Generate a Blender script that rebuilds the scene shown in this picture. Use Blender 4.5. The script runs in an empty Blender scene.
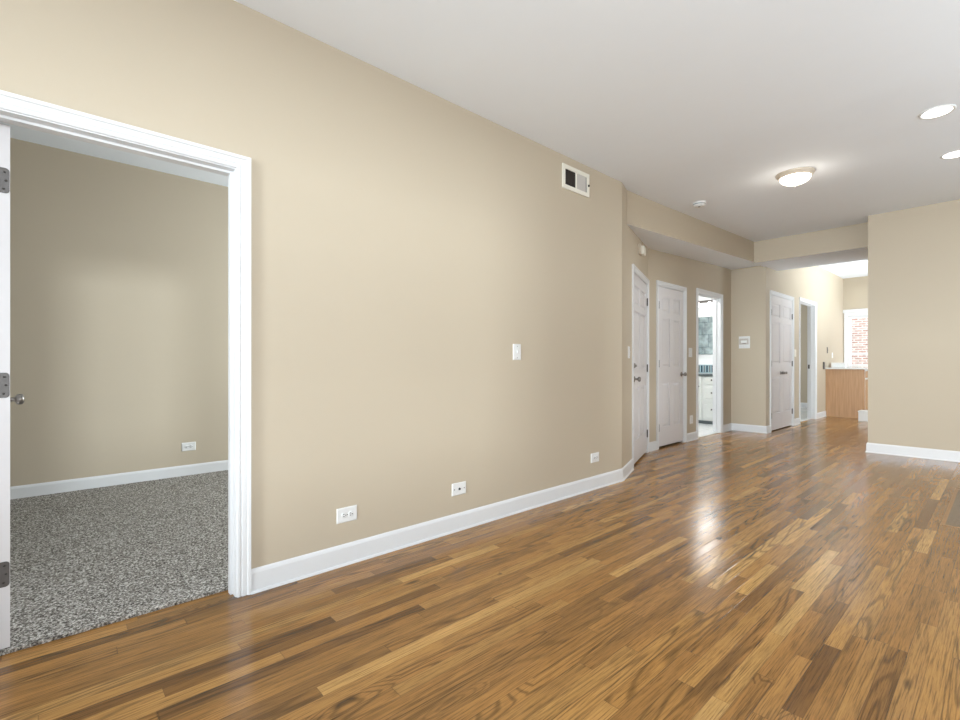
import bpy, bmesh, math, random
from mathutils import Matrix, Vector
random.seed(4)
S = bpy.context.scene
C = S.collection
R = math.radians

# ------------------------------------------------------------------ camera, world, light, exposure
cam = bpy.data.cameras.new('camera'); cam.sensor_width = 36; cam.lens = 476/960*36
cam.shift_y = 3.5/960; cam.clip_start = .02
co = bpy.data.objects.new('camera', cam); C.objects.link(co)
co.location = (2.44, 0, 1.103); co.rotation_euler = (R(90), 0, R(47.965)); S.camera = co
S.view_settings.view_transform = 'Standard'; S.view_settings.look = 'None'
S.view_settings.gamma = 1; S.view_settings.use_curve_mapping = False
S.view_settings.exposure = -0.06

w = bpy.data.worlds.new('sky'); S.world = w; w.use_nodes = True
bg = w.node_tree.nodes['Background']; bg.inputs[0].default_value = (.86, .93, 1, 1); bg.inputs[1].default_value = 2.2

def area(name, loc, rot, sx, sy, power, col=(1, 1, 1)):
    l = bpy.data.lights.new(name, 'AREA'); l.shape = 'RECTANGLE'; l.size = sx; l.size_y = sy
    l.energy = power; l.color = col
    o = bpy.data.objects.new(name, l); C.objects.link(o); o.location = loc; o.rotation_euler = rot
    return o
DAY = (.86, .95, 1.0)
# daylight entering each window, plus added fill lights: rot (90,0,a) faces sideways, more than 90 tilts it up to the ceiling (tilt added to brighten it)
area('daylight_window_side', (4.74, .15, 1.55), (R(96), 0, R(90)), 2.7, 1.7, 36, DAY)          # shines towards -x
area('daylight_window_side', (4.74, 3.6, 1.55), (R(115), 0, R(90)), 1.8, 1.7, 8, DAY)
area('daylight_street_side', (24.0, -2.2, 2.6), (R(88), 0, R(94)), 3.2, 2.6, 2700, DAY)          # sunlit street front seen through the side window
area('fill_from_back', (2.5, -10.0, 2.45), (R(88), 0, R(3)), 3.0, 1.6, 2300, DAY)          # unseen light added behind the room to brighten the far walls
area('fill_ceiling_back', (3.0, -12, -1.0), (R(130), 0, 0), 7.0, 6.0, 2000, DAY)                # unseen uplight added beyond the back windows to brighten the ceiling
area('daylight_window_bedroom', (-1.2, 3.54, 1.5), (R(90), 0, R(170)), 1.3, 1.5, 112, DAY)
area('fill_window_kitchen', (3.30, 11.3, 1.6), (R(92), 0, R(62)), 1.7, 1.6, 95, DAY)  # light at an unseen side window, added to brighten the kitchen walls
area('fill_kitchen_ceiling', (5.6, 11.4, -.2), (R(150), 0, R(85)), 2.5, 2.5, 1900, DAY)  # unseen uplight added to brighten the kitchen ceiling
area('fill_brick', (1.5, 14.7, 5.5), (R(40), 0, 0), 5, .8, 420, DAY)                        # unseen light added to brighten the brick outside the kitchen
area('fill_bathroom', (-1.75, 7.25, 2.75), (R(42), 0, R(-52)), .5, .5, 42, (1, .97, .93))  # added light without a fixture, aimed through the doorway at the facing wall
area('daylight_window_far_room', (-2.9, 12.2, 1.6), (R(90), 0, R(-90)), 1.4, 1.5, 40, DAY)
# unseen uplights added to brighten the ceiling, in place of bounced flash, beside the camera and farther along the room
area('fill_ceiling', (4.2, 3.2, 1.5), (R(170), 0, R(40)), 1.2, 1.2, 32, DAY)
area('fill_ceiling', (3.9, 5.6, 1.4), (R(172), 0, R(50)), 1.2, 1.2, 17, DAY)
area('fill_ceiling', (3.1, .2, 1.5), (R(172), 0, R(10)), .9, .9, 32, DAY)

# ------------------------------------------------------------------ materials
def nodes(name):
    m = bpy.data.materials.new(name); m.use_nodes = True
    nt = m.node_tree; b = nt.nodes['Principled BSDF']
    return m, nt, b
def mat(name, col, rough=.5, metal=0, var=.03, scale=6, bump=0, bscale=300, spec=.5, emit=0, ecol=None):
    m, nt, b = nodes(name)
    N = nt.nodes.new; L = nt.links.new
    tc = N('ShaderNodeTexCoord'); no = N('ShaderNodeTexNoise'); no.inputs['Scale'].default_value = scale
    no.inputs['Detail'].default_value = 4
    L(tc.outputs['Object'], no.inputs['Vector'])
    mx = N('ShaderNodeMix'); mx.data_type = 'RGBA'
    mx.inputs[6].default_value = (*[c*(1-var) for c in col], 1); mx.inputs[7].default_value = (*[min(1, c*(1+var)) for c in col], 1)
    L(no.outputs['Fac'], mx.inputs[0]); L(mx.outputs[2], b.inputs['Base Color'])
    b.inputs['Roughness'].default_value = rough; b.inputs['Metallic'].default_value = metal
    b.inputs['Specular IOR Level'].default_value = spec
    if bump:
        n2 = N('ShaderNodeTexNoise'); n2.inputs['Scale'].default_value = bscale; L(tc.outputs['Object'], n2.inputs['Vector'])
        bp = N('ShaderNodeBump'); bp.inputs['Strength'].default_value = bump; bp.inputs['Distance'].default_value = .002
        L(n2.outputs['Fac'], bp.inputs['Height']); L(bp.outputs[0], b.inputs['Normal'])
    if emit:
        b.inputs['Emission Color'].default_value = (*(ecol or col), 1); b.inputs['Emission Strength'].default_value = emit
    return m
M = {}
M['wall'] = mat('beige_wall_paint', (.51, .437, .335), .6, var=.015, scale=1.5, bump=.15, bscale=220, spec=.3)
M['ceiling'] = mat('white_ceiling_paint', (.84, .88, .93), .8, var=.01, bump=.15, bscale=180, spec=.2)
M['trim'] = mat('white_gloss_trim', (.71, .715, .725), .3, var=.01, bump=.03, bscale=60)
M['door'] = mat('white_door_paint', (.66, .635, .64), .35, var=.01, bump=.04, bscale=90)
M['plastic'] = mat('white_plastic', (.74, .74, .73), .35, var=.01)
M['ivory'] = mat('ivory_plastic', (.80, .77, .68), .4, var=.01)
M['black'] = mat('black_slot', (.01, .01, .01), .6)
M['dark'] = mat('dark_duct', (.035, .025, .02), .8)
M['nickel'] = mat('brushed_nickel', (.30, .28, .26), .28, 1, var=.08, scale=40)
M['hinge'] = mat('aged_steel', (.10, .09, .085), .45, .5, var=.15, scale=60)
M['brass'] = mat('pewter_ring', (.62, .54, .44), .35, .15, var=.06, scale=30)
M['screw'] = mat('screw_dark', (.05, .045, .04), .5, .5)
M['glow'] = mat('lamp_glass', (1, .97, .9), .3, emit=4, ecol=(1, .93, .82))
M['shade'] = mat('vanity_shade_glass', (1, .98, .95), .3, emit=2.6, ecol=(1, .97, .92))
M['can'] = mat('recessed_bulb', (1, .98, .94), .3, emit=8, ecol=(1, .96, .9))
M['counter'] = mat('pale_countertop', (.75, .74, .72), .2, var=.1, scale=80)
M['white_tile'] = None
M['cabinet'] = mat('white_cabinet', (.78, .80, .78), .35, var=.01)
M['teal'] = mat('dark_blue_tile', (.03, .07, .11), .2)
M['greyblue'] = mat('pale_blue_tile', (.35, .47, .52), .2)
M['mirror'] = mat('mirror_glass', (.88, .93, .93), .02, 1, var=0)
M['black_stone'] = mat('dark_grey_edge', (.16, .19, .20), .3)
M['filter'] = mat('grey_louver', (.52, .48, .44), .5)

def math_node(nt, op, a=None, b=None):
    n = nt.nodes.new('ShaderNodeMath'); n.operation = op
    for i, v in enumerate((a, b)):
        if v is None: continue
        if isinstance(v, (int, float)): n.inputs[i].default_value = v
        else: nt.links.new(v, n.inputs[i])
    return n.outputs[0]
def ramp(nt, fac, stops, interp='LINEAR'):
    r = nt.nodes.new('ShaderNodeValToRGB'); r.color_ramp.interpolation = interp
    e = r.color_ramp.elements
    while len(e) < len(stops): e.new(.5)
    for i, (p, c) in enumerate(stops):
        e[i].position = p; e[i].color = (*c, 1) if not isinstance(c, (int, float)) else (c, c, c, 1)
    nt.links.new(fac, r.inputs[0]); return r.outputs[0]
def mixc(nt, mode, fac, a, b):
    n = nt.nodes.new('ShaderNodeMix'); n.data_type = 'RGBA'; n.blend_type = mode
    for k, v in ((0, fac), (6, a), (7, b)):
        if isinstance(v, (int, float)): n.inputs[k].default_value = v
        elif isinstance(v, tuple): n.inputs[k].default_value = (*v, 1)
        else: nt.links.new(v, n.inputs[k])
    return n.outputs[2]

def oak_floor():
    m, nt, b = nodes('oak_strip_floor'); N = nt.nodes.new; L = nt.links.new
    tc = N('ShaderNodeTexCoord'); sp = N('ShaderNodeSeparateXYZ'); L(tc.outputs['Object'], sp.inputs[0])
    X, Y = sp.outputs[0], sp.outputs[1]
    MN = lambda op, a, c=None: math_node(nt, op, a, c)
    xr = MN('DIVIDE', X, .0575); row = MN('FLOOR', xr); fx = MN('FRACT', xr)
    wn = N('ShaderNodeTexWhiteNoise'); wn.noise_dimensions = '1D'; L(row, wn.inputs['W'])
    ln = MN('MULTIPLY_ADD', wn.outputs[0]); ln.node.inputs[1].default_value = .5; ln.node.inputs[2].default_value = .62
    wn2 = N('ShaderNodeTexWhiteNoise'); wn2.noise_dimensions = '1D'; L(MN('ADD', row, 77.3), wn2.inputs['W'])
    yy = MN('ADD', MN('DIVIDE', Y, ln), MN('MULTIPLY', wn2.outputs[0], 13.0))
    # irregular butt joints: wobble the length coordinate a little
    wob = MN('MULTIPLY', MN('SINE', MN('ADD', MN('MULTIPLY', yy, 2.3), row)), .28)
    yy = MN('ADD', yy, wob)
    idx = MN('FLOOR', yy); fy = MN('FRACT', yy)
    cv = N('ShaderNodeCombineXYZ'); L(row, cv.inputs[0]); L(idx, cv.inputs[1])
    pr = N('ShaderNodeTexWhiteNoise'); pr.noise_dimensions = '2D'; L(cv.outputs[0], pr.inputs['Vector'])
    ps = N('ShaderNodeSeparateColor'); L(pr.outputs['Color'], ps.inputs[0])
    r1, r2, r3 = ps.outputs
    base = ramp(nt, r1, [(0, (.165, .074, .019)), (.09, (.275, .132, .036)), (.5, (.35, .168, .045)), (.88, (.41, .213, .062)), (1, (.55, .315, .105))])
    def coords(sx, sy, seed):
        c = N('ShaderNodeCombineXYZ'); L(MN('MULTIPLY', X, sx), c.inputs[0]); L(MN('MULTIPLY', Y, sy), c.inputs[1]); L(MN('MULTIPLY', seed, 60), c.inputs[2]); return c.outputs[0]
    def noise(v, sc, det=3, rg=.5):
        n = N('ShaderNodeTexNoise'); n.inputs['Scale'].default_value = sc; n.inputs['Detail'].default_value = det; n.inputs['Roughness'].default_value = rg
        L(v, n.inputs['Vector']); return n.outputs['Fac']
    # fine straight grain and open pores
    g1 = noise(coords(150, 5, r2), 1.6, 6, .7)
    c = mixc(nt, 'MULTIPLY', .85, base, ramp(nt, g1, [(.32, .42), (.5, .97), (.68, 1.22)]))
    g5 = noise(coords(230, 4.5, r3), 1.0, 3, .6)
    c = mixc(nt, 'MULTIPLY', .8, c, ramp(nt, g5, [(.36, .40), (.46, 1.0)]))
    # knots scattered over the boards
    vo = N('ShaderNodeTexVoronoi'); vo.inputs['Scale'].default_value = 1; L(coords(9, 2.6, r1), vo.inputs['Vector'])
    vs = N('ShaderNodeSeparateColor'); L(vo.outputs['Color'], vs.inputs[0])
    has = MN('GREATER_THAN', vs.outputs[0], .86)
    kd = MN('MULTIPLY', ramp(nt, vo.outputs['Distance'], [(0, 1.0), (.55, 0.0)]), has)
    # cathedral rings: contour lines of a stretched noise, swirling around knots
    g2 = noise(coords(8, .6, r3), 1.0, 1.6, .45)
    rings = MN('SINE', MN('MULTIPLY', MN('ADD', g2, MN('MULTIPLY', kd, .30)), 100.0))
    c = mixc(nt, 'MULTIPLY', ramp(nt, r2, [(.50, .06), (.70, .85)]), c, ramp(nt, MN('MULTIPLY_ADD', rings, .5), [(.02, .50), (.3, .90), (.55, 1.04)]))
    # broad tone drift along a board
    g4 = noise(coords(9, 1.1, r1), 1.0, 2)
    c = mixc(nt, 'MULTIPLY', .8, c, ramp(nt, g4, [(.3, .74), (.6, 1.1)]))
    # dark mineral streaks and knot hearts
    g3 = noise(coords(48, 1.5, r2), 1.0, 5, .65)
    c = mixc(nt, 'MULTIPLY', ramp(nt, r3, [(.5, .15), (.75, .95)]), c, ramp(nt, g3, [(.30, .16), (.36, .7), (.43, 1.0)]))
    c = mixc(nt, 'MULTIPLY', .9, c, ramp(nt, kd, [(.70, 1.0), (.86, .22)]))
    # seams
    ex = MN('MINIMUM', fx, MN('SUBTRACT', 1.0, fx)); ey = MN('MULTIPLY', MN('MINIMUM', fy, MN('SUBTRACT', 1.0, fy)), 14.0)
    e = MN('MINIMUM', ex, ey)
    seam = ramp(nt, e, [(.0, .38), (.035, 1.0)])
    c = mixc(nt, 'MULTIPLY', .75, c, seam)
    L(c, b.inputs['Base Color'])
    rn = noise(coords(3, 1, r1), 1.0, 3)
    b.inputs['Roughness'].default_value = .17
    L(ramp(nt, rn, [(.3, .13), (.7, .27)]), b.inputs['Roughness'])
    b.inputs['Specular IOR Level'].default_value = .5
    bp = N('ShaderNodeBump'); bp.inputs['Strength'].default_value = .75; bp.inputs['Distance'].default_value = .0012
    tiltp = MN('MULTIPLY', MN('SUBTRACT', r3, .5), MN('SUBTRACT', fx, .5))
    wv = noise(coords(14, 2.0, 0.0) if False else tc.outputs['Object'], 9, 2)
    hgt = MN('ADD', MN('ADD', MN('MULTIPLY', seam, .35), MN('MULTIPLY', tiltp, 1.3)), MN('ADD', MN('MULTIPLY', g1, .10), MN('MULTIPLY', wv, .5)))
    L(hgt, bp.inputs['Height']); L(bp.outputs[0], b.inputs['Normal'])
    return m
# MULTIPLY_ADD needs its third input; helper above leaves .5 defaults for rings
M['floor'] = oak_floor()

def carpet_mat():
    m, nt, b = nodes('speckled_carpet'); N = nt.nodes.new; L = nt.links.new
    tc = N('ShaderNodeTexCoord')
    n = N('ShaderNodeTexNoise'); n.inputs['Scale'].default_value = 112; n.inputs['Detail'].default_value = 3; n.inputs['Roughness'].default_value = .7
    L(tc.outputs['Object'], n.inputs['Vector'])
    c = ramp(nt, n.outputs['Fac'], [(.36, (.04, .033, .028)), (.47, (.19, .172, .150)), (.55, (.38, .355, .32)), (.65, (.74, .71, .66))])
    L(c, b.inputs['Base Color']); b.inputs['Roughness'].default_value = 1; b.inputs['Specular IOR Level'].default_value = .1
    bp = N('ShaderNodeBump'); bp.inputs['Strength'].default_value = .9; bp.inputs['Distance'].default_value = .006
    L(n.outputs['Fac'], bp.inputs['Height']); L(bp.outputs[0], b.inputs['Normal'])
    return m
M['carpet'] = carpet_mat()

def brick_mat(name, c1, c2, mortar, bw, bh, ms, rough, axes='xz', noise_amt=.5, offset=.5, bump=.4):
    m, nt, b = nodes(name); N = nt.nodes.new; L = nt.links.new
    tc = N('ShaderNodeTexCoord'); sp = N('ShaderNodeSeparateXYZ'); L(tc.outputs['Object'], sp.inputs[0])
    cv = N('ShaderNodeCombineXYZ'); ax = {'x': 0, 'y': 1, 'z': 2}
    L(sp.outputs[ax[axes[0]]], cv.inputs[0]); L(sp.outputs[ax[axes[1]]], cv.inputs[1])
    br = N('ShaderNodeTexBrick'); br.offset = offset; L(cv.outputs[0], br.inputs['Vector'])
    br.inputs['Scale'].default_value = 1; br.inputs['Brick Width'].default_value = bw; br.inputs['Row Height'].default_value = bh
    br.inputs['Mortar Size'].default_value = ms; br.inputs['Color1'].default_value = (*c1, 1); br.inputs['Color2'].default_value = (*c2, 1); br.inputs['Mortar'].default_value = (*mortar, 1)
    no = N('ShaderNodeTexNoise'); no.inputs['Scale'].default_value = 9; no.inputs['Detail'].default_value = 5; L(tc.outputs['Object'], no.inputs['Vector'])
    c = mixc(nt, 'MULTIPLY', noise_amt, br.outputs['Color'], ramp(nt, no.outputs['Fac'], [(.35, .45), (.65, 1.25)]))
    L(c, b.inputs['Base Color']); b.inputs['Roughness'].default_value = rough
    bp = N('ShaderNodeBump'); bp.inputs['Strength'].default_value = bump; bp.inputs['Distance'].default_value = .004; bp.invert = True
    L(br.outputs['Fac'], bp.inputs['Height']); L(bp.outputs[0], b.inputs['Normal'])
    return m
M['brick'] = brick_mat('red_brick', (.48, .27, .22), (.68, .50, .45), (.80, .75, .72), .17, .060, .013, .9)
M['white_tile'] = brick_mat('white_floor_tile', (.72, .76, .78), (.78, .80, .82), (.5, .52, .53), .3, .3, .004, .25, 'xy', .15, 0)
M['shower_tile'] = brick_mat('blue_green_stone_tile', (.36, .43, .45), (.48, .54, .56), (.20, .25, .27), .3, .3, .006, .3, 'xz', .7, .5)
M['shower_tile_side'] = brick_mat('blue_green_stone_tile_side', (.36, .43, .45), (.48, .54, .56), (.20, .25, .27), .3, .3, .006, .3, 'yz', .7, .5)
M['bath_white'] = mat('white_bath_paint', (.82, .84, .85), .5, var=.01)

def maple():
    m, nt, b = nodes('honey_wood_panel'); N = nt.nodes.new; L = nt.links.new
    tc = N('ShaderNodeTexCoord'); mp = N('ShaderNodeMapping'); mp.inputs['Scale'].default_value = (30, 30, 1.6); L(tc.outputs['Object'], mp.inputs[0])
    n = N('ShaderNodeTexNoise'); n.inputs['Scale'].default_value = 1.5; n.inputs['Detail'].default_value = 5; L(mp.outputs[0], n.inputs['Vector'])
    L(ramp(nt, n.outputs['Fac'], [(.3, (.36, .19, .085)), (.7, (.47, .27, .13))]), b.inputs['Base Color'])
    b.inputs['Roughness'].default_value = .4; return m
M['maple'] = maple()
M['frame_wood'] = mat('oak_frame', (.30, .155, .055), .3, var=.2, scale=20)
M['vent_wood'] = mat('dark_stained_grille_wood', (.24, .175, .115), .4, var=.25, scale=25)

def glass():
    m, nt, b = nodes('window_glass')
    nt.nodes.remove(b); out = nt.nodes['Material Output']
    t = nt.nodes.new('ShaderNodeBsdfTransparent'); g = nt.nodes.new('ShaderNodeBsdfGlossy'); g.inputs['Roughness'].default_value = .02
    no = nt.nodes.new('ShaderNodeTexNoise'); no.inputs['Scale'].default_value = 2
    f = math_node(nt, 'MULTIPLY_ADD', no.outputs['Fac'], .02); f.node.inputs[2].default_value = .05
    mx = nt.nodes.new('ShaderNodeMixShader'); nt.links.new(f, mx.inputs[0]); nt.links.new(t.outputs[0], mx.inputs[1]); nt.links.new(g.outputs[0], mx.inputs[2])
    nt.links.new(mx.outputs[0], out.inputs[0]); return m
M['glass'] = glass()

# ------------------------------------------------------------------ mesh builder
class MB:
    def __init__(s): s.bm = bmesh.new()
    def box(s, x0, y0, z0, x1, y1, z1, bev=0):
        vs = [s.bm.verts.new(p) for p in ((x0,y0,z0),(x1,y0,z0),(x1,y1,z0),(x0,y1,z0),(x0,y0,z1),(x1,y0,z1),(x1,y1,z1),(x0,y1,z1))]
        fs = [s.bm.faces.new([vs[i] for i in f]) for f in ((0,3,2,1),(4,5,6,7),(0,1,5,4),(1,2,6,5),(2,3,7,6),(3,0,4,7))]
        if bev:
            es = {e for f in fs for e in f.edges}
            bmesh.ops.bevel(s.bm, geom=list(es), offset=bev, segments=2, affect='EDGES', profile=.6)
        return s
    def lathe(s, prof, origin=(0,0,0), axis='z', n=24, caps=True):
        o = Vector(origin); rings = []
        def P(r, h, a):
            c, d = r*math.cos(a), r*math.sin(a)
            v = {'z': (c, d, h), '-z': (c, -d, -h), '-y': (c, -h, d), 'x': (h, c, d), '-x': (-h, -c, d), 'y': (-c, h, d)}[axis]
            return o + Vector(v)
        for r, h in prof: rings.append([s.bm.verts.new(P(r, h, 2*math.pi*i/n)) for i in range(n)])
        for a, b in zip(rings, rings[1:]):
            for i in range(n):
                f = s.bm.faces.new((a[i], a[(i+1) % n], b[(i+1) % n], b[i])); f.smooth = True
        if caps:
            s.bm.faces.new(list(reversed(rings[0]))); s.bm.faces.new(rings[-1])
        return s
    def prism(s, pts, z0, z1):                                # xy polygon extruded in z
        a = [s.bm.verts.new((x, y, z0)) for x, y in pts]; b = [s.bm.verts.new((x, y, z1)) for x, y in pts]
        n = len(pts); s.bm.faces.new(list(reversed(a))); s.bm.faces.new(b)
        for i in range(n): s.bm.faces.new((a[i], a[(i+1) % n], b[(i+1) % n], b[i]))
        return s
    def loft(s, loops, close=True, caps=True):
        rs = [[s.bm.verts.new(p) for p in l] for l in loops]; n = len(rs[0])
        for a, b in zip(rs, rs[1:]):
            for i in range(n if close else n-1): s.bm.faces.new((a[i], a[(i+1) % n], b[(i+1) % n], b[i]))
        if caps: s.bm.faces.new(list(reversed(rs[0]))); s.bm.faces.new(rs[-1])
        return s
    def build(s, name, m, parent=None, loc=None):
        bmesh.ops.recalc_face_normals(s.bm, faces=s.bm.faces[:])
        me = bpy.data.meshes.new(name); s.bm.to_mesh(me); s.bm.free(); me.materials.append(m)
        o = bpy.data.objects.new(name, me); C.objects.link(o)
        if parent: o.parent = parent
        if loc: o.location = loc
        return o
def struct(o): o['kind'] = 'structure'; return o
def thing(name, loc, rot, label, cat, group=None):
    o = bpy.data.objects.new(name, None); C.objects.link(o); o.empty_display_size = .1
    o.location = loc; o.rotation_euler = (0, 0, R(rot)); o['label'] = label; o['category'] = cat
    if group: o['group'] = group
    return o
def tag(o, label, cat, group=None):
    o['label'] = label; o['category'] = cat
    if group: o['group'] = group
    return o
def sframe(name, loc, rot):
    o = bpy.data.objects.new(name, None); C.objects.link(o); o.empty_display_size = .1
    o.location = loc; o.rotation_euler = (0, 0, rot); o['kind'] = 'structure'; return o

# ------------------------------------------------------------------ shell
TOP = 3.2
# wall in its own frame: runs along local x, viewer stands on local -y
def wall(name, a, rotdeg, length, thick, holes=(), top=TOP, mt='wall', z0=-.04):
    xs = sorted({0, length, *[v for h in holes for v in (h[0], h[1])]}); mb = MB()
    for x0, x1 in zip(xs, xs[1:]):
        cut = [h for h in holes if h[0] <= x0+1e-6 and h[1] >= x1-1e-6]
        z = z0
        for h in sorted(cut, key=lambda k: k[2]):
            if h[2] > z: mb.box(x0, 0, z, x1, thick, h[2])
            z = h[3]
        mb.box(x0, 0, z, x1, thick, top)
    bmesh.ops.remove_doubles(mb.bm, verts=mb.bm.verts[:], dist=1e-5)
    o = mb.build(name, M[mt]); o.location = (*a, 0); o.rotation_euler.z = R(rotdeg); return struct(o)

A = (0, 4.0); B = (-.575, 5.55); D = (-.64, 8.39)      # corners of the splayed walls
ANG = math.degrees(math.atan2(B[1]-A[1], B[0]-A[0])); ALEN = math.dist(A, B)
ANG2 = math.degrees(math.atan2(D[1]-B[1], D[0]-B[0])); BLEN = math.dist(B, D); vx, vy = (D[0]-B[0])/BLEN, (D[1]-B[1])/BLEN
def onB(s_): return (B[0]+vx*s_, B[1]+vy*s_)
J = .018
wall('wall_left', (0, -2.6), 90, 6.6, .12, [(2.6-.175-J, 2.6+.646+J, -1, 2.02+J)])
wall('wall_angled', A, ANG, ALEN, .12, [(.595-J, 1.562+J, -1, 2.075+J)])
wall('wall_closet', B, ANG2, BLEN, .12, [(.277-J, 1.021+J, -1, 2.105+J), (1.512-J, 2.382+J, -1, 2.14+J)])
wall('wall_facing', (-.76, 8.39), 0, .51, .10)
wall('wall_hall', (-.12, 8.39), 90, 5.26, .13, [(.238-J, 1.353+J, -1, 2.215+J), (1.837-J, 2.853+J, -1, 2.25+J)])
struct(MB().box(1.272, 7.55, -.04, 5.0, 8.92, TOP).build('wall_right', M['wall']))
wall('wall_side', (4.8, 7.55), -90, 10.3, .16, [(3.05, 4.85, .7, 2.4), (5.85, 8.95, .7, 2.5)])
wall('wall_back', (5.0, -2.6), 180, 5.2, .16, [(.5, 4.3, .5, 2.5)])
wall('wall_kitchen', (-.3, 13.65), 0, 4.0, .16, [(.27, 1.6, .95, 2.20)])
wall('wall_kitchen_side', (3.4, 13.8), -90, 5.0, .16, [(1.5, 3.3, .8, 2.4)])
# bedroom
wall('wall_bedroom_far', (-2.92, -2.4), 90, 6.2, .12, top=3.05)
wall('wall_bedroom_front', (-.001, -2.2), 180, 3.0, .14, top=3.05)
wall('wall_bedroom_rear', (-3.0, 3.6), 0, 2.88, .10, [(1.1, 2.5, .8, 2.2)], top=3.05)
# closets and bathroom behind the doors
wall('wall_closet_inner', (-2.1, 3.7), 90, 3.2, .1)
wall('wall_bathroom_front', (-2.9, 6.86), 0, 2.18, .1, mt='bath_white')
wall('wall_bathroom_rear', (-2.9, 9.4), 0, 2.18, .1, mt='bath_white')
wall('wall_bathroom_side', (-2.8, 6.8), 90, 2.7, .1, mt='bath_white')
wall('wall_bathroom_partition', (-.72, 8.49), 90, 1.53, .08, mt='bath_white')
struct(MB().box(-2.8, 6.945+.015, 0, -.72, 6.945+.035, 2.35).build('wall_bathroom_tile', M['shower_tile']))
struct(MB().box(-2.8, 6.99, 0, -2.78, 9.4, 2.35).build('wall_bathroom_tile', M['shower_tile_side']))
# far room
wall('wall_far_room_near', (-3.2, 10.02), 0, 2.95, .08)
wall('wall_far_room_side', (-3.05, 9.9), 90, 4.2, .1, [(1.5, 3.0, .8, 2.4)])
wall('wall_far_room_end', (-3.2, 13.95), 0, 2.95, .1)
wall('wall_far_room_return', (-.25, 13.5), 90, .55, .05)

# floor
struct(MB().box(-3.2, -2.8, -.06, 5.0, 14.1, 0).build('floor', M['floor']))
struct(MB().prism([(-.105,-.175),(-.105,.646),(-.12,.646),(-.12,3.6),(-2.92,3.6),(-2.92,-2.2),(-.12,-2.2),(-.12,-.175)], -.01, .014).build('floor', M['carpet']))
struct(MB().prism([(-.675,7.06),(-.70,7.93),(-.75,7.93),(-.75,9.4),(-2.8,9.4),(-2.8,6.96),(-.72,6.96),(-.72,7.06)], -.01, .006).build('floor', M['white_tile']))
struct(MB().prism([(-.19,10.227),(-.19,11.243),(-.25,11.243),(-.25,13.95),(-3.05,13.95),(-3.05,10.1),(-.25,10.1),(-.25,10.227)], -.01, .006).build('floor', M['white_tile']))

# ceilings: living room ceiling is level, then rises gently towards the far end
def slab(name, prof, x0, x1, t=.12, m='ceiling'):
    mb = MB(); n = len(prof)
    loop = lambda x: [(x, y, z) for y, z in prof] + [(x, y, z+t) for y, z in reversed(prof)]
    mb.loft([loop(x0), loop(x1)]); return struct(mb.build(name, M[m]))
slab('ceiling', [(-2.8, 2.812), (3.9, 2.812), (4.6, 2.828), (5.6, 2.866), (6.6, 2.903), (7.6, 2.942), (8.95, 2.985)], -.9, 5.0)
slab('ceiling', [(8.92, 3.07), (13.75, 3.07)], -.28, 3.5)
slab('ceiling', [(-2.4, 2.915), (3.7, 2.915)], -3.0, -.12)
slab('ceiling', [(3.72, 2.9), (10.1, 2.9)], -3.0, -.73, m='bath_white')
slab('ceiling', [(8.3, 3.0), (10.1, 3.0)], -.74, -.24)
slab('ceiling', [(10.02, 2.9), (14.1, 2.9)], -3.2, -.25)

# lowered soffit over the doors (skewed prism) and the cross beam
def rise(y): return 2.485 + (y-4.26)*.0447
mb = MB()
pf = [(-.086, 4.235), (-.15, 7.95)]                   # visible face
back = [(-.74, 7.95), (-.74, 4.235)]
pts = pf + back
mb.loft([[(x, y, rise(y)) for x, y in pts], [(x, y, 3.1) for x, y in pts]])
pts2 = [(-.15, 7.95), (-.115, 7.99), (-.115, 8.4), (-.74, 8.4), (-.74, 7.95)]
mb.loft([[(x, y, min(rise(y), 2.66)) for x, y in pts2], [(x, y, 3.1) for x, y in pts2]])
so = struct(mb.build('wall_soffit', M['wall'])); so.data.materials.append(M['ceiling'])
for p in so.data.polygons:
    if p.normal.z < -.5: p.material_index = 1
mb = MB(); mb.box(-.15, 7.95, 2.632, 1.3, 8.92, 3.15)
bo = struct(mb.build('wall_beam', M['wall'])); bo.data.materials.append(M['ceiling'])
for p in bo.data.polygons:
    if p.normal.z < -.5: p.material_index = 1

# baseboards: profile swept along local x
BP = [(0, 0), (0, .113), (-.004, .115), (-.009, .108), (-.013, .095), (-.014, .012), (-.020, .010), (-.023, .0)]
def baseboard(name, a, rotdeg, x0, x1, c0=0, c1=0, z=0, s=1.0):
    # c0/c1: mitre growth per metre of projection at each end
    mb = MB()
    l0 = [(x0 + c0*(-y), y, z_*s+z) for y, z_ in BP]; l1 = [(x1 - c1*(-y), y, z_*s+z) for y, z_ in BP]
    mb.loft([l0, l1]); o = mb.build(name, M['trim']); o.location = (*a, 0); o.rotation_euler.z = R(rotdeg); return struct(o)
CW = .060
t1 = math.tan(R(ANG-90)/2)
baseboard('baseboard_left', (0, 0), 90, .646+.005+CW, 4.0, 0, -t1)
baseboard('baseboard_left', (0, 0), 90, -2.6, -.18-CW, 0, 0)
baseboard('baseboard_angled', A, ANG, 0, .59-CW, -t1, 0)
baseboard('baseboard_closet', B, ANG2, 0, .272-CW, .2, 0)
baseboard('baseboard_closet', B, ANG2, 1.026+CW, 1.507-CW)
baseboard('baseboard_closet', B, ANG2, 2.387+CW, BLEN, 0, 1)
baseboard('baseboard_facing', (0, 8.39), 0, -.64, -.12, 1, -1)
baseboard('baseboard_hall', (-.12, 0), 90, 8.39, 8.623-CW, -1, 0)
baseboard('baseboard_hall', (-.12, 0), 90, 9.748+CW, 10.222-CW)
baseboard('baseboard_hall', (-.12, 0), 90, 11.248+CW, 12.04)
baseboard('baseboard_right', (0, 7.55), 0, 1.272, 4.8, -1, 1, s=1.04)
baseboard('baseboard_right', (1.272, 0), -90, -8.92, -7.55, 0, -1, s=1.04)
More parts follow.
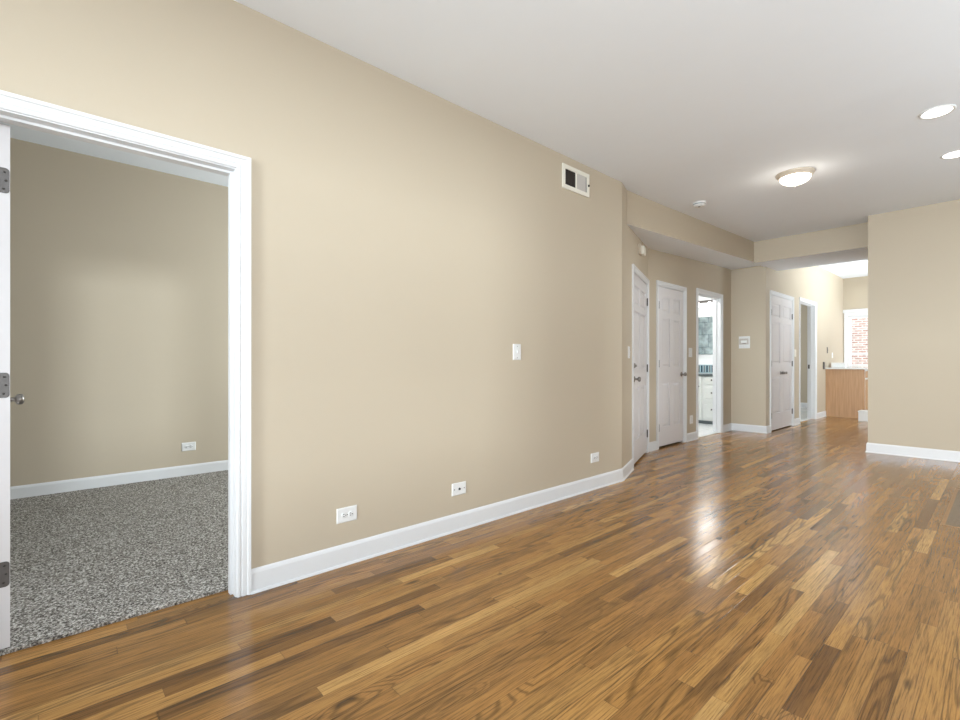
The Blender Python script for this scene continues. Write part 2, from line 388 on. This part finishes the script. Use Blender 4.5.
baseboard('baseboard_side', (4.8, 0), -90, -7.55, 2.6)
baseboard('baseboard_bedroom', (-2.92, 0), 90, -2.2, 3.6, z=.0)
baseboard('baseboard_bedroom_rear', (0, 3.6), 0, -2.92, -.17)
baseboard('baseboard_far_room', (0, 13.95), 0, -3.05, -.25, s=1.1)

# ------------------------------------------------------------------ door sets
CP = [(0, 0), (0, .008), (.005, .011), (.013, .011), (.018, .007), (.024, .012), (.036, .013), (.043, .012), (.048, .018), (.060, .019), (.060, 0)]
def casing(W, H, parent, y0=0, sgn=-1):
    mb = MB(); L_ = []
    r = .005
    for (px, pz, ox, oz) in ((-r, 0, -1, 0), (-r, H+r, -1, 1), (W+r, H+r, 1, 1), (W+r, 0, 1, 0)):
        L_.append([(px+ox*u, y0+sgn*v, pz+oz*u) for u, v in CP])
    mb.loft(L_); return mb.build('casing', M['trim'], parent)
def jamb(W, H, T, parent, stop_y, stop=True):
    mb = MB()
    mb.box(-J, 0, 0, 0, T, H+J).box(W, 0, 0, W+J, T, H+J).box(0, 0, H, W, T, H+J)
    if stop:
        mb.box(0, stop_y, 0, .011, stop_y+.036, H).box(W-.011, stop_y, 0, W, stop_y+.036, H).box(.011, stop_y, H-.011, W-.011, stop_y+.036, H)
    return mb.build('jamb', M['trim'], parent)
def leaf_mesh(w, h, cols, t=.035, both=False):
    """moulded panel leaf, local x 0..w, y 0..t (front at y=0)"""
    mb = MB(); k = h/2.11; st = .105*min(1, w/.7) if cols == 2 else .075
    zs = [(.25*k, .84*k), (1.05*k, 1.70*k), (1.78*k, 1.985*k)]
    if cols == 2:
        mid = .09*min(1.2, w/.7); pw = (w-2*st-mid)/2; xs = [(st, st+pw), (w-st-pw, w-st)]
    else: xs = [(st, w-st)]
    d = .013
    # stiles and rails
    edges = [0] + [v for x in xs for v in x] + [w]
    for a, b in zip(edges[::2], edges[1::2]): mb.box(a, 0, 0, b, t, h)
    ez = [0] + [v for z in zs for v in z] + [h]
    for x0, x1 in xs:
        for a, b in zip(ez[::2], ez[1::2]): mb.box(x0, 0, a, x1, t, b)
        for z0, z1 in zs:
            mb.box(x0, d, z0, x1, t-(d if both else 0), z1)
            for s_, yb, yf in (((1, d, .002),) + (((-1, t-d, t-.002),) if both else ())):
                g, q = .014, .036
                # ovolo edge towards the frame
                mb.loft([[(x0+g, yb, z0+g), (x1-g, yb, z0+g), (x1-g, yb, z1-g), (x0+g, yb, z1-g)],
                         [(x0+q, yf, z0+q), (x1-q, yf, z0+q), (x1-q, yf, z1-q), (x0+q, yf, z1-q)]])
    return mb
def knob(parent, x, z, y=0, axis='-y', r=.027):
    mb = MB().lathe([(.0325, 0), (.0325, .004), (.026, .010), (.011, .013), (.010, .032), (.014, .036), (r*.9, .042), (r, .052), (r*.95, .062), (r*.6, .069), (.003, .071)], (0, 0, 0), axis, 20)
    return mb.build('knob', M['nickel'], parent, (x, y, z))
def hinge(parent, x, z, side):
    mb = MB()
    mb.lathe([(.004, -.048), (.0065, -.046), (.0065, .046), (.004, .048)], (0, -.006, 0), 'z', 10)
    mb.box(-.012 if side > 0 else 0, -.0015, -.044, .012 if side < 0 else 0, .002, .044)
    mb.box(-.003, -.004, -.044, .003, .002, .044)
    return mb.build('hinge', M['hinge'], parent, (x, 0, z))
def closed_door(name, a, rotdeg, W, H, T, hinge_side, hz, knob_x, knob_z, deadbolt=None, cols=2):
    f = sframe(name, (*a, 0), R(rotdeg))
    casing(W, H, f); jamb(W, H, T, f, .042)
    g = .003
    lf = leaf_mesh(W-2*g, H-.004-.026, cols).build('door_leaf', M['door'], f, (g, .003, .026))
    MB().box(.0, .045, 0, W, T+.12, .002).build('threshold_or_gap_shade', M['black'], f)  # black sheet painting the shade in the gap under the leaf
    for z in hz: hinge(f, 0.0 if hinge_side < 0 else W, z, hinge_side)
    knob(lf, knob_x-g, knob_z-.016)
    if deadbolt:
        MB().lathe([(.028, 0), (.028, .006), (.022, .014), (.012, .016), (.012, .026), (.003, .027)], (0, 0, 0), '-y', 18).build('deadbolt', M['nickel'], lf, (knob_x-g, 0, deadbolt-.016))
    return f
ux, uy = (B[0]-A[0])/ALEN, (B[1]-A[1])/ALEN
closed_door('door_1', (A[0]+ux*.595, A[1]+uy*.595), ANG, .967, 2.075, .12, 1, (1.86, 1.045, .24), .085, .925, 1.07)
closed_door('door_2', onB(.277), ANG2, .744, 2.105, .12, -1, (1.86, 1.10, .27), .744-.06, .945)
# bathroom opening
f3 = sframe('door_3', (*onB(1.512), 0), R(ANG2)); casing(.870, 2.14, f3); jamb(.870, 2.14, .12, f3, .06)
MB().box(0, .02, -.002, .870, .10, .009, .003).build('threshold_or_gap_shade', M['white_tile'], f3)
# double closet door
f4 = sframe('door_4', (-.12, 8.628, 0), R(90)); W4 = 1.115; casing(W4, 2.215, f4); jamb(W4, 2.215, .13, f4, .045)
for k in (0, 1):
    lw = W4/2-.005
    lf = leaf_mesh(lw, 2.215-.02, 1).build('door_leaf', M['door'], f4, (.003 if k == 0 else W4/2+.002, .003, .017))
    knob(lf, lw-.05 if k == 0 else .05, .93, r=.022)
    for z in (1.93, 1.10, .26): hinge(f4, 0 if k == 0 else W4, z, -1 if k == 0 else 1)
# open doorway to the far room
f5 = sframe('door_5', (-.12, 10.227, 0), R(90)); casing(1.016, 2.25, f5); jamb(1.016, 2.25, .13, f5, .05)
MB().box(1.016-.003, .088, 1.0, 1.017, .118, 1.08).build('strike_plate', M['hinge'], f5)
# bedroom doorway with its leaf swung right in
f6 = sframe('door_6', (0, -.175, 0), R(90)); W6 = .821; casing(W6, 2.02, f6)
mb = MB(); T6 = .12
mb.box(-J, 0, 0, 0, T6, 2.02+J).box(W6, 0, 0, W6+J, T6, 2.02+J).box(0, 0, 2.02, W6, T6, 2.02+J)
mb.box(W6-.011, .042, 0, W6, .078, 2.02).box(0, .042, 0, .011, .078, 2.02).box(.011, .042, 2.009, W6-.011, .078, 2.02)
mb.build('jamb', M['trim'], f6)
casing(W6, 2.02, f6, T6, 1)
# leaf: hinged at the left jamb, standing at right angles to the wall, its hinge edge facing the living room
lf = leaf_mesh(.80, 1.996, 2, both=True)
lf = lf.build('door_leaf', M['door'], f6)
lf.rotation_euler.z = R(94); lf.location = (.059, .121, .018)      # leaf x -> into the bedroom, leaf y -> towards the jamb
for z in (1.80, 1.02, .30):
    mb = MB(); n = 8
    pts = []
    hw, hh, r = .016, .048, .012
    for cx_, cz_, a0 in ((hw-r, hh-r, 0), (-hw, hh, None), (-hw, -hh, None), (hw-r, -hh+r, -90)):
        if a0 is None: pts.append((cx_, cz_))
        else: pts += [(cx_+r*math.cos(R(a0+90*i/n)), cz_+r*math.sin(R(a0+90*i/n))) for i in range(n+1)]
    # plate lies in the y/z plane of the leaf edge (leaf local x = 0)
    mb.loft([[(-.0022, -p[0]+.0175, p[1]) for p in pts], [(.0005, -p[0]+.0175, p[1]) for p in pts]])
    hg = mb.build('hinge', M['hinge'], lf, (0, 0, z-.018))
    sm = MB()
    for yy, zz in ((.010, .032), (-.001, 0), (.012, -.032)):
        sm.lathe([(.0042, 0), (.0036, .0012), (.001, .0014)], (-.0022, .0175+(-.006 if yy < 0 else yy-.012), zz), '-x', 10)
    sm.build('screw', M['screw'], hg)
knob(lf, .74, .925-.018, 0, '-y'); knob(lf, .74, .925-.018, .035, 'y')

# ------------------------------------------------------------------ windows
def window(name, a, rotdeg, W, z0, z1, T, mull=True, trim=True, blind=False):
    f = sframe(name, (*a, 0), R(rotdeg)); H = z1-z0
    mb = MB(); s = .028
    mb.box(0, .03, z0, s, T-.02, z1).box(W-s, .03, z0, W, T-.02, z1).box(s, .03, z0, W-s, T-.02, z0+s).box(s, .03, z1-s, W-s, T-.02, z1)
    mb.build('window_frame', M['trim'], f)
    zm = z0 + H*(.30 if mull else .5)
    mb = MB()
    for za, zb, yy in ((z0+s, zm+.02, .05), (zm-.02, z1-s, .08)):
        q = .026
        mb.box(s, yy, za, s+q, yy+.03, zb).box(W-s-q, yy, za, W-s, yy+.03, zb).box(s+q, yy, za, W-s-q, yy+.03, za+q).box(s+q, yy, zb-q, W-s-q, yy+.03, zb)
    mb.build('sash', M['trim'], f)
    MB().box(s+.03, .063, z0+s+.03, W-s-.03, .067, zm-.01).box(s+.03, .093, zm+.01, W-s-.03, .097, z1-s-.03).build('pane', M['glass'], f)
    if trim:
        mb = MB(); c = .07
        mb.box(-c, -.018, z0-.02, 0, 0, z1, .004).box(W, -.018, z0-.02, W+c, 0, z1, .004)
        mb.box(-c-.02, -.03, z1+.07, W+c+.02, 0, z1+.145, .006).box(-c, -.018, z1, W+c, 0, z1+.07, .003)
        mb.build('window_casing', M['trim'], f)
        MB().box(-c-.02, -.05, z0-.045, W+c+.02, .03, z0-.02, .005).build('window_sill', M['trim'], f)
    return f
window('window_1', (-.03, 13.65), 0, 1.33, .95, 2.20, .16)
window('window_2', (4.8, 7.55-3.05), -90, 1.8, .7, 2.4, .16, mull=False)
window('window_3', (4.8, 7.55-5.85), -90, 3.1, .7, 2.5, .16, mull=False)
window('window_4', (5.0-.5, -2.6), 180, 3.8, .5, 2.5, .16, mull=False)
window('window_5', (-1.9, 3.6), 0, 1.4, .8, 2.2, .10, mull=False)
window('window_6', (3.4, 13.8-1.5), -90, 1.8, .8, 2.4, .16, mull=False)  # unseen window added for the kitchen fill light
window('window_7', (-3.05, 11.4), 90, 1.5, .8, 2.4, .1, mull=False)

# ------------------------------------------------------------------ ceiling fittings
t = thing('ceiling_lamp', (1.135, 5.06, 2.8445), 0, 'round flush mount ceiling lamp with frosted dome glass and tan metal ring', 'lamp')
MB().lathe([(.150, 0), (.153, .006), (.146, .020), (.137, .027), (.133, .038), (.126, .043), (.123, .028)], (0, 0, 0), '-z', 48).build('metal_ring', M['brass'], t)
MB().lathe([(.124, .034)] + [(.124*math.cos(R(a)), .038+.066*math.sin(R(a))) for a in range(0, 86, 8)] + [(.006, .1045)], (0, 0, 0), '-z', 48).build('glass_dome', M['glow'], t)
MB().lathe([(.012, .102), (.013, .107), (.007, .113), (.009, .119), (.002, .125)], (0, 0, 0), '-z', 16).build('finial', M['brass'], t)
l = bpy.data.lights.new('ceiling_lamp_bulb', 'POINT'); l.energy = 2.5; l.color = (1, .93, .82); l.shadow_soft_size = .06
o = bpy.data.objects.new('ceiling_lamp_bulb', l); C.objects.link(o); o.location = (1.135, 5.06, 2.64)

t = thing('smoke_detector', (.19, 5.24, 2.851), 0, 'small white round smoke detector on the ceiling near the soffit', 'smoke detector')
MB().lathe([(.070, 0), (.070, .008), (.064, .012), (.062, .030), (.052, .040), (.02, .042), (.002, .042)], (0, 0, 0), '-z', 32).build('housing', M['plastic'], t)
MB().lathe([(.0635, .014), (.0645, .018), (.0630, .024)], (0, 0, 0), '-z', 32, False).build('vent_ring', M['black_stone'], t)
MB().lathe([(.012, .041), (.012, .044), (.002, .0445)], (0, 0, 0), '-z', 16).build('test_button', M['dark'], t)

for (x, y, z, lab) in ((2.115, 4.50, 2.823, 'nearer round recessed ceiling light, fully in view above right'), (2.145, 5.66, 2.8675, 'farther round recessed ceiling light cut by the right photo edge')):
    t = thing('recessed_light', (x, y, z), 0, lab, 'ceiling light', 'recessed ceiling lights')
    MB().lathe([(.094, -.002), (.094, .004), (.088, .007), (.078, .004), (.076, -.001)], (0, 0, 0), '-z', 48, False).build('trim_ring', M['plastic'], t)
    MB().lathe([(.077, .000), (.077, .002), (.05, .003), (.002, .0035)], (0, 0, 0), '-z', 48).build('lamp_lens', M['can'], t)
    l = bpy.data.lights.new('recessed_bulb', 'SPOT'); l.energy = 45; l.spot_size = R(120); l.spot_blend = .6; l.shadow_soft_size = .06; l.color = (1, .95, .88)
    o = bpy.data.objects.new('recessed_bulb', l); C.objects.link(o); o.location = (x, y, z-.02)

# ------------------------------------------------------------------ wall fittings (local x along wall, -y towards the room)
def wframe(name, wx, wy, rot, z, label, cat, group=None):
    return thing(name, (wx, wy, z), rot, label, cat, group)
def plate(parent, w, h, m='plastic', name='cover_plate'):
    mb = MB(); e = .005
    mb.loft([[(-w/2, 0, -h/2), (w/2, 0, -h/2), (w/2, 0, h/2), (-w/2, 0, h/2)],
             [(-w/2, -.003, -h/2), (w/2, -.003, -h/2), (w/2, -.003, h/2), (-w/2, -.003, h/2)],
             [(-w/2+e, -.0065, -h/2+e), (w/2-e, -.0065, -h/2+e), (w/2-e, -.0065, h/2-e), (-w/2+e, -.0065, h/2-e)]])
    return mb.build(name, M[m], parent)
def screw(parent, x, z, y=-.0065, r=.0032):
    return MB().lathe([(r, 0), (r*.8, .001), (.0005, .0012)], (x, y, z), '-y', 10).build('screw', M['screw'], parent)
def outlet(wx, wy, rot, z, label, horiz=True, w=.120, h=.082, group='wall outlets'):
    t = wframe('wall_outlet', wx, wy, rot, z, label, 'outlet', group)
    plate(t, w, h) if horiz else plate(t, h, w)
    for k in (-1, 1):
        cx_, cz_ = (k*.0195, 0) if horiz else (0, k*.0195)
        r = MB().lathe([(.0165, 0), (.0165, .0022), (.015, .003), (.0005, .003)], (cx_, -.0062, cz_), '-y', 20).build('receptacle', M['plastic'], t)
        s = MB()
        if horiz: s.box(cx_-.007, -.0098, cz_+.004, cx_+.002, -.009, cz_+.0075).box(cx_-.006, -.0098, cz_-.0075, cx_+.002, -.009, cz_-.004).lathe([(.003, 0), (.003, .001)], (cx_+.009, -.009, cz_), '-y', 10)
        else: s.box(cx_-.0075, -.0098, cz_-.002, cx_-.004, -.009, cz_+.007).box(cx_+.004, -.0098, cz_-.002, cx_+.0075, -.009, cz_+.006).lathe([(.003, 0), (.003, .001)], (cx_, -.009, cz_-.009), '-y', 10)
        s.build('slot', M['black'], r)
    screw(t, 0, 0); return t
outlet(0, 1.211, 90, .272, 'white horizontal wall outlet nearest the wide bedroom doorway, above the baseboard')
outlet(0, 3.563, 90, .274, 'white horizontal wall outlet near the far corner of the long beige wall')
outlet(-2.92, 1.0, 90, .292, 'white horizontal wall outlet in the carpeted bedroom')
outlet(*onB(1.277), ANG2, .300, 'small white outlet low on the wall between the panelled door and bathroom doorway', False, .12, .10)
t = wframe('cable_jack', 0, 2.010, 90, .273, 'white horizontal cable jack plate with a single dark socket', 'cable jack')
plate(t, .120, .082); MB().lathe([(.0075, 0), (.0075, .006), (.005, .006), (.005, .001)], (0, -.006, 0), '-y', 14).build('socket', M['black'], t); screw(t, -.042, 0, r=.004); screw(t, .042, 0, r=.004)
def switch(wx, wy, rot, z, label, w=.075, h=.118, m='plastic', gangs=1):
    t = wframe('light_switch', wx, wy, rot, z, label, 'light switch', 'light switches')
    plate(t, w, h, m)
    for g in range(gangs):
        gx = (g-(gangs-1)/2)*.046
        MB().loft([[(gx-.005, -.006, -.012), (gx+.005, -.006, -.012), (gx+.005, -.006, .012), (gx-.005, -.006, .012)],
                   [(gx-.004, -.017, .003), (gx+.004, -.017, .003), (gx+.004, -.014, .010), (gx-.004, -.014, .010)]]).build('toggle', M[m], t)
        screw(t, gx, .042); screw(t, gx, -.042)
    return t
switch(0, 2.566, 90, 1.188, 'white light switch alone on the long beige wall', .083, .118)
switch(A[0]+ux*.35, A[1]+uy*.35, ANG, 1.215, 'light switch at far corner beside the first panelled door', .085, .12)
switch(*onB(1.244), ANG2, 1.260, 'light switch between the panelled closet door and the bathroom doorway', .11, .13)
switch(-.12, 9.93, 90, 1.29, 'ivory light switch between the double doors and the open doorway', .10, .13, 'ivory')
switch(-.12, 12.20, 90, 1.385, 'dark switch on the bright kitchen wall above the counter', .07, .13, 'hinge')
switch(-.12, 12.62, 90, 1.28, 'pale switch plate beside the kitchen window, right of the dark switch', .09, .12)

t = wframe('door_chime', A[0]+ux*1.03, A[1]+uy*1.03, ANG, 2.385, 'small cream door chime high on the angled wall above the first door', 'door chime')
MB().box(-.11, -.022, -.055, .02, 0, .055, .004).build('base_plate', M['brass'], t)
MB().box(-.035, -.050, -.048, .105, 0, .048, .012).build('cover', M['ivory'], t)

t = wframe('thermostat', -.434, 8.39, 0, 1.447, 'white square control panel on the wall facing the room', 'thermostat')
MB().box(-.083, -.012, -.098, .083, 0, .098, .005).build('back_plate', M['plastic'], t)
b_ = MB().box(-.072, -.026, -.035, .068, -.012, .062, .004).build('housing', M['filter'], t)
MB().box(-.045, -.0275, -.008, .045, -.0255, .03).build('display', M['cabinet'], b_)
MB().box(-.02, -.029, -.022, .03, -.025, -.016).build('slider', M['screw'], b_)
for k in (-1, 0, 1): MB().box(k*.045-.015, -.020, -.085, k*.045+.015, -.011, -.052, .002).build('button', M['plastic'], t)

t = wframe('vent_grille', 0, 3.285, 90, 2.641, 'white rectangular air vent grille high on the long wall', 'vent')
W_, H_ = .37, .20
mb = MB(); q = .035
mb.box(-W_/2, -.010, -H_/2, W_/2, 0, -H_/2+q, .002).box(-W_/2, -.010, H_/2-q, W_/2, 0, H_/2, .002).box(-W_/2, -.010, -H_/2+q, -W_/2+q, 0, H_/2-q, .002).box(W_/2-q, -.010, -H_/2+q, W_/2, 0, H_/2-q, .002).box(-.005, -.008, -H_/2+q, .008, 0, H_/2-q)
mb.build('frame', M['ivory'], t)
MB().box(-W_/2+q, -.0012, -H_/2+q, W_/2-q, -.0004, H_/2-q).build('duct_opening', M['dark'], t)
x = -W_/2+q+.012
for i in range(18):
    if x > W_/2-q-.004: break
    if x < -.012 or x > .010:
        v = MB(); right = x > 0
        if right: v.loft([[(x+.0108, -.009, z_), (x+.012, -.009, z_), (x+.0012, -.0015, z_), (x, -.0015, z_)] for z_ in (-H_/2+q, H_/2-q)])
        else: v.box(x, -.006, -H_/2+q, x+.0010, -.0015, H_/2-q)
        v.build('louver', M['filter' if right else 'dark'], t)
    x += .0105 if x > 0 else .022
MB().box(W_/2-.022, -.022, -.012, W_/2-.014, -.008, .006, .002).build('lever', M['screw'], t)

# floor register
t = thing('floor_grille', (2.50, 5.22, 0), 0, 'dark slatted wooden return air grille set flush in the floor', 'vent')
gw, gl = .37, .70
MB().box(-gw, -gl, .0, -gw+.022, gl, .003).box(gw-.022, -gl, 0, gw, gl, .003).box(-gw+.022, -gl, 0, gw-.022, -gl+.022, .003).box(-gw+.022, gl-.022, 0, gw-.022, gl, .003).build('frame', M['frame_wood'], t)
MB().box(-gw+.022, -gl+.022, 0, gw-.022, gl-.022, .0008).build('duct_opening', M['dark'], t)
n = 40
for i in range(n):
    y = -gl+.026+(2*gl-.052)*(i+.5)/n
    MB().box(-gw+.022, y-.0085, .0008, gw-.022, y+.0085, .0035).build('slat', M['vent_wood'], t)

# ------------------------------------------------------------------ bathroom
t = thing('vanity_cabinet', (-1.55, 8.80, 0.006), 0, 'white bathroom vanity cabinet seen through the bathroom doorway', 'cabinet')
x0, x1 = -.75, .62
MB().box(x0, .02, .06, x1, .59, .87).build('body', M['cabinet'], t)
MB().box(x0, .05, 0, x1, .57, .06).build('toe_kick', M['black_stone'], t)
def front(name, xa, xb, za, zb, kx, kz):
    mb = MB(); mb.box(xa, 0, za, xb, .02, zb, .003)
    mb.loft([[(xa+.04, 0, za+.04), (xb-.04, 0, za+.04), (xb-.04, 0, zb-.04), (xa+.04, 0, zb-.04)], [(xa+.05, .006-.012, za+.05), (xb-.05, -.006, za+.05), (xb-.05, -.006, zb-.05), (xa+.05, -.006, zb-.05)]])
    o = mb.build(name, M['cabinet'], t)
    MB().lathe([(.006, 0), (.006, .012), (.014, .018), (.014, .026), (.002, .03)], (kx, -.006, kz), '-y', 14).build('knob', M['hinge'], o)
front('drawer', .28, x1-.01, .73, .86, .44, .80); front('drawer', .28, x1-.01, .42, .705, .44, .57); front('drawer', .27, x1-.01, .07, .395, .44, .27)
front('door', -.24, .255, .07, .705, .21, .68); front('drawer', -.24, .255, .73, .86, 0, .80); front('door', x0+.01, -.255, .10, .715, -.30, .68)
tag(MB().box(-2.33, 8.77, .886, -.90, 9.40, .918, .004).build('vanity_countertop', M['black_stone']), 'dark edged vanity countertop on the white bathroom cabinet', 'countertop')
mb = MB(); mb.box(-2.33, 9.375, .918, -.90, 9.40, 1.08)
bk = tag(mb.build('tile_backsplash', M['greyblue']), 'blue mosaic tile strip behind the bathroom sink', 'backsplash')
for i in range(28):
    x = -2.30+i*.05
    MB().box(x, 9.371, .935, x+.028, 9.376, 1.065).build('mosaic_tile', M['teal' if i % 2 else 'black_stone'], bk)
t = thing('wall_mirror', (-1.6, 9.398, 1.64), 0, 'large bathroom mirror reflecting blue green shower tile', 'mirror')
MB().box(-.74, -.012, -.36, .74, 0, .36).build('backing', M['black_stone'], t); MB().box(-.735, -.0145, -.355, .735, -.0122, .355).build('mirror_glass', M['mirror'], t)
t = thing('vanity_light', (-1.25, 9.40, 2.30), 0, 'metal vanity light bar with bright shades above the bathroom mirror', 'lamp')
MB().box(-.42, -.025, -.022, .42, 0, .022, .006).build('bar', M['hinge'], t)
for k in range(4):
    x = -.33+k*.22
    arm = MB().lathe([(.012, 0), (.010, .05), (.016, .06)], (x, -.03, .0), '-y', 12).build('arm', M['hinge'], t)
    MB().lathe([(.020, 0), (.030, .02), (.044, .07), (.047, .085), (.042, .083), (.002, .05)], (x, -.09, -.02), '-z', 20).build('shade', M['shade'], t)
l = bpy.data.lights.new('vanity_bulbs', 'AREA'); l.shape = 'RECTANGLE'; l.size = 1.1; l.size_y = .4; l.energy = 34; l.color = (1, .97, .93)
o = bpy.data.objects.new('vanity_bulbs', l); C.objects.link(o); o.location = (-1.3, 9.2, 2.2); o.rotation_euler = (R(60), 0, R(180))
t = thing('bathroom_faucet', (-1.22, 9.25, .918), 0, 'small chrome faucet on the bathroom vanity', 'faucet')
MB().lathe([(.026, 0), (.024, .01), (.014, .02), (.013, .14), (.002, .145)], n=16).build('body', M['nickel'], t)
MB().box(-.011, -.14, .10, .011, .0, .122, .004).build('spout', M['nickel'], t)
MB().box(-.007, -.02, .145, .007, .05, .157, .003).build('handle', M['nickel'], t)

# ------------------------------------------------------------------ kitchen end
t = thing('base_cabinet', (-.118, 12.05, 0), 0, 'honey coloured wooden cabinet run ending in a plain side panel', 'cabinet')
MB().box(0, .02, .10, .62, 1.585, .985).build('body', M['maple'], t)
MB().box(0, 0, .0, .645, .02, .985).build('side_panel', M['maple'], t)
MB().box(.05, .03, 0, .56, 1.58, .10).build('toe_kick', M['dark'], t)
MB().box(.62, .02, .10, .645, .05, .985).box(.62, .50, .10, .645, .54, .985).box(.62, .05, .78, .645, 1.585, .81).box(.62, .05, .95, .645, 1.585, .985).box(.62, 1.02, .10, .645, 1.06, .985).box(.62, .05, .10, .645, 1.585, .13).build('highlight_frame', M['trim'], t)  # white frame painting in the overexposed highlights on the wooden fronts
for k in range(3):
    ya = .055+.49*k
    for nm, za, zb in (('drawer', .815, .945), ('door', .135, .775)):
        d_ = MB().box(.632, ya, za, .652, ya+.44 if k < 2 else 1.58, zb, .003).build(nm, M['maple'], t)
        MB().lathe([(.006, 0), (.006, .012), (.013, .018), (.002, .024)], (.652, ya+.22, (za+zb)/2 if nm == 'drawer' else zb-.06), 'x', 12).build('knob', M['hinge'], d_)
tag(MB().box(-.118, 12.02, .986, .575, 13.62, 1.016, .004).build('kitchen_countertop', M['counter']), 'pale kitchen countertop on the honey coloured wooden cabinet', 'countertop')
t = thing('storage_container', (.03, 12.38, 1.016), 0, 'low white container on the kitchen countertop by the window', 'container')
MB().box(-.10, -.09, 0, .14, .09, .085, .012).build('body', M['plastic'], t); MB().box(-.105, -.095, .086, .145, .095, .105, .006).build('lid', M['plastic'], t)
t = thing('low_white_box', (.60, 11.62, 0), 0, 'low white box on the floor in front of the wooden side panel', 'box')
MB().box(-.08, -.14, 0, .40, .14, .165, .006).build('body', M['plastic'], t); MB().box(-.085, -.145, .166, .405, .145, .20, .006).build('lid', M['plastic'], t)
t = wframe('wall_bracket', -.12, 11.88, 90, 1.06, 'short grey upright bracket on the wall where the countertop begins', 'bracket')
MB().box(-.05, -.02, -.075, .04, 0, .075, .004).build('body', M['hinge'], t); screw(t, 0, .05, -.02); screw(t, 0, -.05, -.02)

# brick building outside the kitchen window
t = thing('brick_building', (0, 15.6, 0), 0, 'red brick building wall outside the kitchen window', 'building')
MB().box(-5, 0, -1.5, 8, .4, 6).build('brick_wall', M['brick'], t)
MB().box(-5, -.05, 1.02, 8, 0, 1.09).build('stone_course', M['counter'], t)
